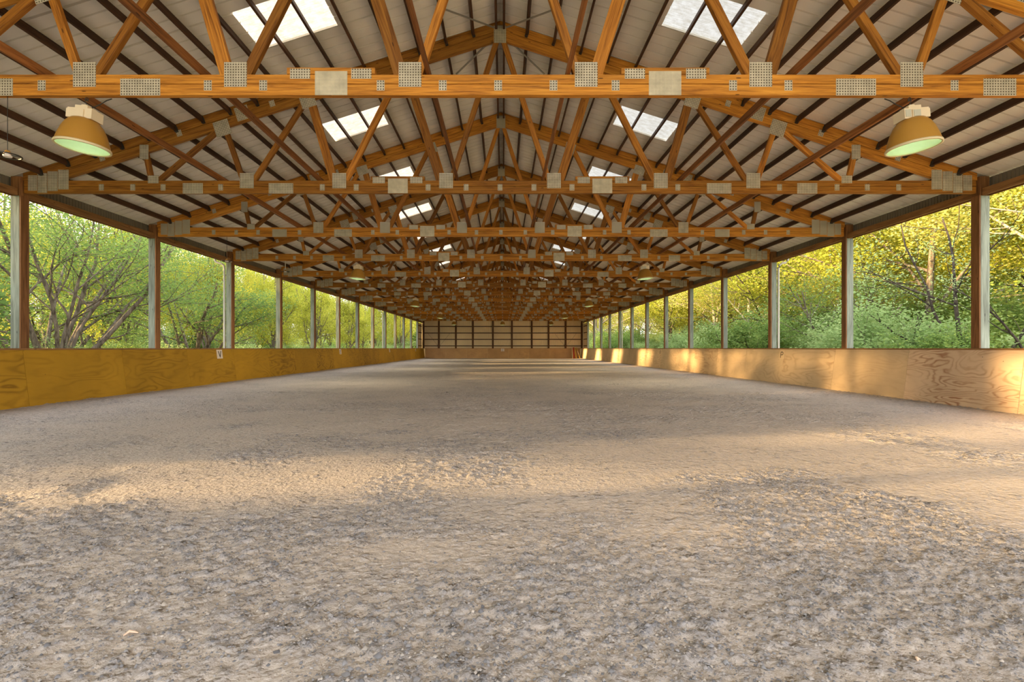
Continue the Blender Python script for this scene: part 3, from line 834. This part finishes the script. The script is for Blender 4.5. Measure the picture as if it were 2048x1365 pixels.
# ------------------------------------------------------------------ outside: ground and trees
t = NT('woodland_ground')
x, y, z = t.uvxyz('Object')
n = t.noise(t.comb(x, y, 0.0), .8, 5, .6)
M['ground'] = t.done(t.bsdf(t.ramp(n, [(0.3, (.22, .22, .10)), (0.6, (.40, .36, .20)), (0.8, (.52, .44, .28))]), .95, spec=.1))
m = MB(); m.face([(-160, -120, -.14), (160, -120, -.14), (160, 220, -.14), (-160, 220, -.14)], [(0, 0)] * 4)
struct('ground', m.mesh('ground', M['ground']))

def leaf_mesh(name, C, spread, per, size, mat, rng, flat=.4, tilt=.55):
    """rhombic leaves in sprays round the points C (N,3)"""
    C = np.repeat(C, per, axis=0); n = len(C)
    p = C + rng.normal(0, 1, (n, 3)) * np.array([spread, spread, spread * flat])
    p[:, 2] = np.maximum(p[:, 2], .05)
    nrm = rng.normal(0, tilt, (n, 3)); nrm[:, 2] += 1; nrm /= np.linalg.norm(nrm, axis=1)[:, None]
    a = rng.uniform(0, 2 * math.pi, n)
    d = np.stack([np.cos(a), np.sin(a), np.zeros(n)], 1)
    d -= nrm * (d * nrm).sum(1)[:, None]; d /= np.linalg.norm(d, axis=1)[:, None]
    e = np.cross(nrm, d)
    L = size * rng.uniform(.7, 1.35, n)[:, None]; Wd = L * .55
    co = np.stack([p - d * L / 2, p + e * Wd / 2, p + d * L / 2, p - e * Wd / 2], 1)
    q = np.arange(n * 4).reshape(n, 4)
    cu = np.repeat(rng.random(n // per + 1), per)[:n] * .5 + rng.random(n) * .5
    uv = np.repeat(np.stack([cu, rng.random(n)], 1), 4, axis=0)
    return npmesh(name, co.reshape(-1, 3), q, mat, False, uv)

def grow(rng, base, direction, length, r0, depth, segs, tubes, tips, bend=.25, lift=.05, nb=(3, 5), amin=.45, amax=1.0, tipr=.3, clear=.3):
    p = Vector(base); d = Vector(direction).normalized()
    pts, rad = [p.copy()], [r0]
    for i in range(segs):
        d = (d + Vector(rng.normal(0, bend / segs ** .5, 3)) + Vector((0, 0, lift / segs))).normalized()
        p = p + d * (length / segs); pts.append(p.copy()); rad.append(max(.004, r0 * (1 - (1 - tipr) * (i + 1) / segs)))
    tubes.append((pts, rad))
    if depth == 0:
        for k in range(1, len(pts)): tips.append(tuple(pts[k]))
        return
    for k in range(rng.integers(nb[0], nb[1] + 1)):
        f = clear + (1 - clear) * (k + rng.random()) / nb[1]
        f = min(f, .98); i = min(int(f * segs), segs - 1)
        q = pts[i].lerp(pts[i + 1], f * segs - i)
        dd = (pts[i + 1] - pts[i]).normalized()
        az = rng.uniform(0, 2 * math.pi); ang = rng.uniform(amin, amax)
        ref = Vector((0, 0, 1)) if abs(dd.z) < .95 else Vector((1, 0, 0))
        s = dd.cross(ref).normalized(); u = s.cross(dd)
        nd = dd * math.cos(ang) + (s * math.cos(az) + u * math.sin(az)) * math.sin(ang)
        nd.z = nd.z * .7 + .05
        grow(rng, q, nd, length * rng.uniform(.42, .68) * (1.15 - .45 * f), rad[i] * .55, depth - 1, max(3, segs - 1), tubes, tips, bend * 1.15, lift, nb, amin, amax, tipr, .2)
    tips.append(tuple(pts[-1]))

def tree_proto(seed, stems, depth, leaf, per, spread, size, bark, flat=.35, nb=(3, 5), minr=0.0, clear=.3, seg=6, amin=.45, amax=1.0, bend=.25, lift=.12, clipx=99.0):
    rng = np.random.default_rng(seed)
    tubes, tips = [], []
    for b, d, L, r in stems: grow(rng, b, d, L, r, depth, 7, tubes, tips, bend, lift, nb, amin, amax, .3, clear)
    tips = [q for q in tips if q[0] < clipx]
    m = MB()
    for pts, rad in tubes:
        if rad[0] >= minr and max(q[0] for q in pts) < clipx + .15: m.tube(pts, rad, seg if rad[0] > .03 else 4, False)
    tm = m.mesh('trunk', M[bark], True, True)
    lm = leaf_mesh('foliage', np.array(tips), spread, per, size, M[leaf], rng, flat)
    return tm, lm

def fan(rng, n, t0, t1, L0, L1, r, az0=0, az1=2 * math.pi):
    out = []
    for k in range(n):
        az = az0 + (az1 - az0) * (k + .5 * rng.random()) / n; tl = rng.uniform(t0, t1)
        out.append(((.22 * math.cos(az), .22 * math.sin(az), 0), (math.sin(tl) * math.cos(az), math.sin(tl) * math.sin(az), math.cos(tl)), rng.uniform(L0, L1), r * rng.uniform(.7, 1.2)))
    return out
rr = np.random.default_rng(3)
PROTO = {}
# the spreading many-stemmed tree of the first full opening
PROTO['multi'] = tree_proto(21, fan(rr, 10, .25, .85, 4.6, 6.6, .085, .9, 4.4) + fan(rr, 4, .1, .3, 4.6, 6.0, .08, -1.2, 1.0), 2, 'leafA', 32, .34, .072, 'bark', .28, (4, 6), .006, .3, 7, clipx=3.3)
PROTO['multi2'] = tree_proto(22, fan(rr, 6, .2, .7, 4.2, 6.0, .10), 2, 'leafA', 24, .34, .09, 'bark', .28, (4, 6), .006, .3, 6)
PROTO['slender'] = tree_proto(31, [((0, 0, 0), (-.25, .05, 1), 6.5, .075), ((.1, 0, .4), (-.75, .1, .9), 6.5, .06), ((-.1, .1, .3), (-.95, -.2, .55), 5.0, .045), ((.1, .2, 0), (.35, .3, 1), 5.5, .06)],
                             2, 'leafD', 9, .30, .085, 'barkdark', .3, (3, 5), .004, .35, 6)
for i, (sd, h) in enumerate(((41, 7.5), (42, 8.5), (43, 7.0))):
    PROTO['broad%d' % i] = tree_proto(sd, [((0, 0, 0), (.05, .03, 1), h, .16), ((.1, 0, 1.0), (.5, .3, 1), h * .75, .1), ((0, .1, .8), (-.5, .35, 1), h * .75, .1), ((0, -.1, .9), (.1, -.6, 1), h * .7, .09)],
                                      2, ('leafB', 'leafB', 'leafB')[i], 30, .42, .15, 'bark', .4, (5, 7), .012, .12, 6)
for i, (sd, h) in enumerate(((51, 13.0), (52, 15.0), (53, 12.0))):
    PROTO['forest%d' % i] = tree_proto(sd, [((0, 0, 0), (.03, .02, 1), h, .19), ((0, .05, h * .25), (.5, .2, .9), h * .5, .09), ((0, 0, h * .3), (-.5, -.3, .9), h * .5, .09)], 2,
                                       ('leafC', 'leafC', 'leafB')[i], 52, .62, .15, ('bark', 'barkpale', 'bark')[i], .5, (6, 8), .015, .18, 6, .6, 1.25)
for i in range(3):
    PROTO['bush%d' % i] = tree_proto(61 + i, fan(rr, 8, .15, .95, 1.6, 2.5, .035), 1, ('leafD', 'leafA', 'leafD')[i], 42, .22, .10, 'bark', .6, (5, 6), .006, .1, 5)

PROTO['distant'] = tree_proto(71, fan(rr, 8, .15, .95, 1.6, 2.5, .035), 1, 'leafE', 42, .22, .10, 'bark', .6, (5, 6), .006, .1, 5)
PLANTS = []
def plant(kind, x, y, rz, sc, name, cat, look, z=-.14):
    PLANTS.append((kind, x, y, rz, sc, name, cat, look, z))
rp = np.random.default_rng(77)
LOOKS = {'multi': 'spreading many-stemmed green tree', 'multi2': 'low forked green tree', 'slender': 'slender dark-branched sparse tree', 'broad': 'bushy yellow green tree', 'forest': 'tall golden forest tree', 'bush': 'low pale green bush', 'distant': 'distant dark green tree'}
def P_(kind, x, y, rz=None, sc=None, z=-.14):
    key = kind.rstrip('0123456789') if kind not in ('multi2',) else kind
    nm = {'multi': 'many_stemmed_tree', 'multi2': 'forked_tree', 'slender': 'slender_tree', 'broad': 'broadleaf_tree', 'forest': 'forest_tree', 'bush': 'bush', 'distant': 'distant_tree'}[key]
    PLANTS.append((kind, x, y, rp.uniform(0, 6.28) if rz is None else rz, rp.uniform(.9, 1.12) if sc is None else sc, nm, 'bush' if key == 'bush' else 'tree', LOOKS[key], z))
# left side
P_('multi', -14.9, 15.9, 0.0, 1.2)
def avenue(yw, x): return yw + (x + 9.3) * math.tan(R(10))
P_('multi2', -20.5, 15.5, 1.0, 1.1)
P_('multi2', -24.0, 26.0, 4.0, 1.1)
for k, yw in enumerate((24.6, 32.0, 39.6, 47.0, 54.5, 62.0, 70.0)):
    for j, x in enumerate((-15.2, -19.5, -23.5, -28.0, -33.0, -38.5, -44.0)):
        if j == 0 and k == 0: P_('multi2', x, avenue(yw, x), 2.0, 1.0); continue
        if j > 2 and k < 1: continue
        xx = x + rp.uniform(-1, 1)
        P_('broad%d' % rp.integers(0, 3), xx, avenue(yw + rp.uniform(-.4, .4), xx), None, (.80, .85, .9, .95, 1.0, 1.0, 1.05)[j] * rp.uniform(.93, 1.07))
for k in range(26): P_('bush%d' % rp.integers(0, 3), -12.5 - rp.uniform(0, 9), 15 + k * 2.1, None, rp.uniform(.5, .75))
for k in range(22): P_('bush%d' % rp.integers(0, 3), -27 - rp.uniform(0, 6), 22 + k * 3.2, None, rp.uniform(1.1, 1.6))
for k in range(16): P_(('distant', rp.integers(0, 3))[0], -44 - rp.uniform(0, 6), 32 + k * 5.5, None, rp.uniform(1.7, 2.3))
# right side
P_('slender', 14.2, 14.6, -1.45, 1.0)
P_('multi2', 15.5, 22.5, 2.5, .8)
P_('slender', 15.6, 13.6, 1.9, .75)
for y in (18, 24, 30, 36, 43, 50, 57, 64, 72): P_('forest%d' % rp.integers(0, 3), 20.5 + rp.uniform(-1.5, 2), y + rp.uniform(-1.5, 1.5))
for y in range(20, 110, 6): P_('forest%d' % rp.integers(0, 3), 29 + rp.uniform(-2, 3), y + rp.uniform(-2, 2), None, rp.uniform(1.0, 1.2))
for y in range(34, 140, 9): P_('forest%d' % rp.integers(0, 2), 44 + rp.uniform(-3, 4), y + rp.uniform(-3, 3), None, rp.uniform(1.1, 1.3))
for k in range(30): P_('bush%d' % rp.integers(0, 3), 24.5 + rp.uniform(0, 3), 15 + k * 3.2, None, rp.uniform(1.3, 1.9))
for k in range(34): P_('bush%d' % rp.integers(0, 3), 13.0 + rp.uniform(0, 8), 13.5 + k * 1.7, None, rp.uniform(.8, 1.35))
for k, (x, y) in enumerate(((-13.5, 64), (-14.5, 72), (-13, 82), (-16, 92), (-12, 100), (-20, 84), (-19, 104))): P_('broad%d' % rp.integers(0, 3), x, y, None, 1.25)
for k, (x, y) in enumerate(((13.5, 68), (15, 78), (13, 88), (17, 96), (12, 108), (21, 86), (20, 112))): P_('forest%d' % rp.integers(0, 3), x, y, None, 1.0)
for k in range(14): P_('bush%d' % rp.integers(0, 3), (-1) ** k * (12.5 + rp.uniform(0, 4)), 62 + k * 3.0, None, rp.uniform(1.4, 1.9))
for k in range(13):
    for sg in (-1, 1): P_(('distant', rp.integers(0, 3))[0], sg * (20 + 8.5 * k + rp.uniform(-2, 2)), 150 - 3.0 * k, None, rp.uniform(3.2, 4.2))
for k in range(18): P_(('distant', rp.integers(0, 3))[0], 33 + rp.uniform(0, 6), 20 + k * 4.4, None, rp.uniform(2.0, 2.7))
# trees and bushes beyond the view, added to break the low sun into bands
for x, yw, sc in ((-13.2, 6.3, 1.6), (-13.6, 9.4, 1.35), (-14.5, 12.3, 1.4), (-13.6, -0.8, 1.55), (-14.2, -3.0, 1.8), (-15, -6.3, 1.8), (-17.0, 6.3, 1.8), (-17.0, -2.4, 1.9), (-12.5, .45, 1.05), (-12.6, 5.8, .9)):
    P_('bush1', x, avenue(yw, x), None, sc)
for x, yw, sc in ((-20, -1.3, 1.0), (-19.5, -4.0, 1.0), (-22, -6.0, 1.0), (-24, -10, 1.0), (-21, 6.9, .95), (-20.5, 10.6, .75), (-22, 14.2, .8), (-25, 8.2, 1.0), (-27, 11.8, 1.0)): P_('broad%d' % rp.integers(0, 3), x, avenue(yw, x), None, sc)
for x, y, rz, sc in ((23.0, 36.0, .3, 2.0), (27.0, 43.0, 1.9, 2.4), (22.5, 21.6, 2.6, 1.7), (26.5, 26.2, 4.0, 2.1), (24.0, 31.0, 5.0, 1.9)): P_('bush1', x, y, rz, sc)
P_('broad1', 30.5, 35.8, 1.0, 1.15); P_('broad0', 34.5, 41.5, 2.0, 1.2); P_('broad2', 27.5, 33.2, 4.0, .9)
P_('bush1', -25.4, 90.0, .5, 1.8); P_('bush1', -23.2, 83.0, 2.5, 1.7)
def opening_of(x, y):
    yc = y * 9.3 / abs(x); return int(math.floor(yc / S - .58))
# plants that stand wholly behind others as seen from the hall are left out
SKIP = {62, 68, 70, 72, 73, 96, 97, 101, 103, 104, 105, 106, 107, 108, 109, 110, 111, 139, 145, 147, 151, 152, 153, 174, 175, 176, 177, 178, 179,
        180, 196, 197, 214, 226, 237, 241, 243, 244, 245, 252, 253, 254, 255, 256, 257, 258, 259, 260, 261, 262, 263, 264, 266, 267, 268, 269, 270,
        271, 277, 280, 285, 286}
order = sorted((i for i in range(len(PLANTS)) if i not in SKIP), key=lambda i: math.hypot(PLANTS[i][1], PLANTS[i][2]))
cnt, labels = {}, {}
for i in order:
    kind, x, y, rz, sc, nm, cat, look, z = PLANTS[i]
    s = 1 if x > 0 else -1; b = opening_of(x, y)
    if b < 1 or y < 9: labels[i] = '%s standing outside the view beyond the %s side, at %d paces' % (look, SIDE[s], round(math.hypot(x, y))); continue
    key = (s, b, look); cnt[key] = cnt.get(key, 0) + 1; c = cnt[key]
    pos = 'nearest one' if c == 1 else ORD[min(c, 18)] + ' nearest'
    bb = 'last opening' if b >= 14 else ORD[b] + ' opening'
    key2 = (s, 'last', look)
    if b >= 14:
        cnt[key2] = cnt.get(key2, 0) + 1; c = cnt[key2]; pos = 'nearest one' if c == 1 else ORD[min(c, 18)] + ' nearest'
    labels[i] = '%s, %s through the %s, %s side' % (look, pos, bb, SIDE[s])
for i, (kind, x, y, rz, sc, nm, cat, look, z) in enumerate(PLANTS):
    if i in SKIP: continue
    tm, lm = PROTO[kind]
    o = thing(nm, labels[i], cat, (x, y, z), (0, 0, rz), 'trees outside the %s side' % SIDE[1 if x > 0 else -1])
    o.scale = (sc * .62, sc * .62, sc * (1.4 if x < -18 and y > 16 else 1.15)) if nm == 'broadleaf_tree' else (sc, sc, sc)
    link('trunk', tm, o); link('foliage', lm, o)

# ------------------------------------------------------------------ light
AZ, EL = R(10), R(9.2)
d = Vector((math.cos(AZ) * math.cos(EL), math.sin(AZ) * math.cos(EL), -math.sin(EL)))
sun = bpy.data.lights.new('sun', 'SUN'); sun.energy = 11.8; sun.angle = R(1.7); sun.color = (1.0, .68, .34)
so = bpy.data.objects.new('sun', sun); COL.objects.link(so); so.rotation_euler = d.to_track_quat('-Z', 'Y').to_euler(); so.location = (-40, -8, 10)

w = bpy.data.worlds.new('sky'); SC.world = w; w.use_nodes = True
nt = w.node_tree; nt.nodes.clear()
tc = nt.nodes.new('ShaderNodeTexCoord'); sp = nt.nodes.new('ShaderNodeSeparateXYZ'); nt.links.new(tc.outputs['Generated'], sp.inputs[0])
rm = nt.nodes.new('ShaderNodeValToRGB'); nt.links.new(sp.outputs[2], rm.inputs[0])
e = rm.color_ramp.elements
e[0].position = 0.0; e[0].color = (.92, .89, .92, 1); e[1].position = .9; e[1].color = (.72, .76, .86, 1)
e2 = e.new(.25); e2.color = (.88, .88, .94, 1)
bg = nt.nodes.new('ShaderNodeBackground'); bg.inputs[1].default_value = 2.6
nt.links.new(rm.outputs[0], bg.inputs[0])
ow = nt.nodes.new('ShaderNodeOutputWorld'); nt.links.new(bg.outputs[0], ow.inputs[0])

# ------------------------------------------------------------------ camera and view
cam = bpy.data.cameras.new('camera'); co_ = bpy.data.objects.new('camera', cam); COL.objects.link(co_)
cam.sensor_width = 36.0; cam.lens = 970 / 2048 * 36.0
co_.location = (.06, 0, EYE); co_.rotation_euler = (R(90), 0, 0)
cam.shift_x = 17.7 / 2048; cam.shift_y = 14.5 / 2048
cam.clip_end = 600
SC.camera = co_
vs = SC.view_settings
vs.view_transform = 'Standard'; vs.look = 'None'; vs.exposure = 0.9; vs.gamma = 1.0; vs.use_curve_mapping = False
cy_ = SC.cycles
cy_.use_denoising = True
cy_.use_adaptive_sampling = True; cy_.adaptive_threshold = 0.025; cy_.max_bounces = 8; cy_.diffuse_bounces = 5; cy_.glossy_bounces = 3; cy_.transmission_bounces = 6; cy_.transparent_max_bounces = 8
cy_.sample_clamp_indirect = 8.0
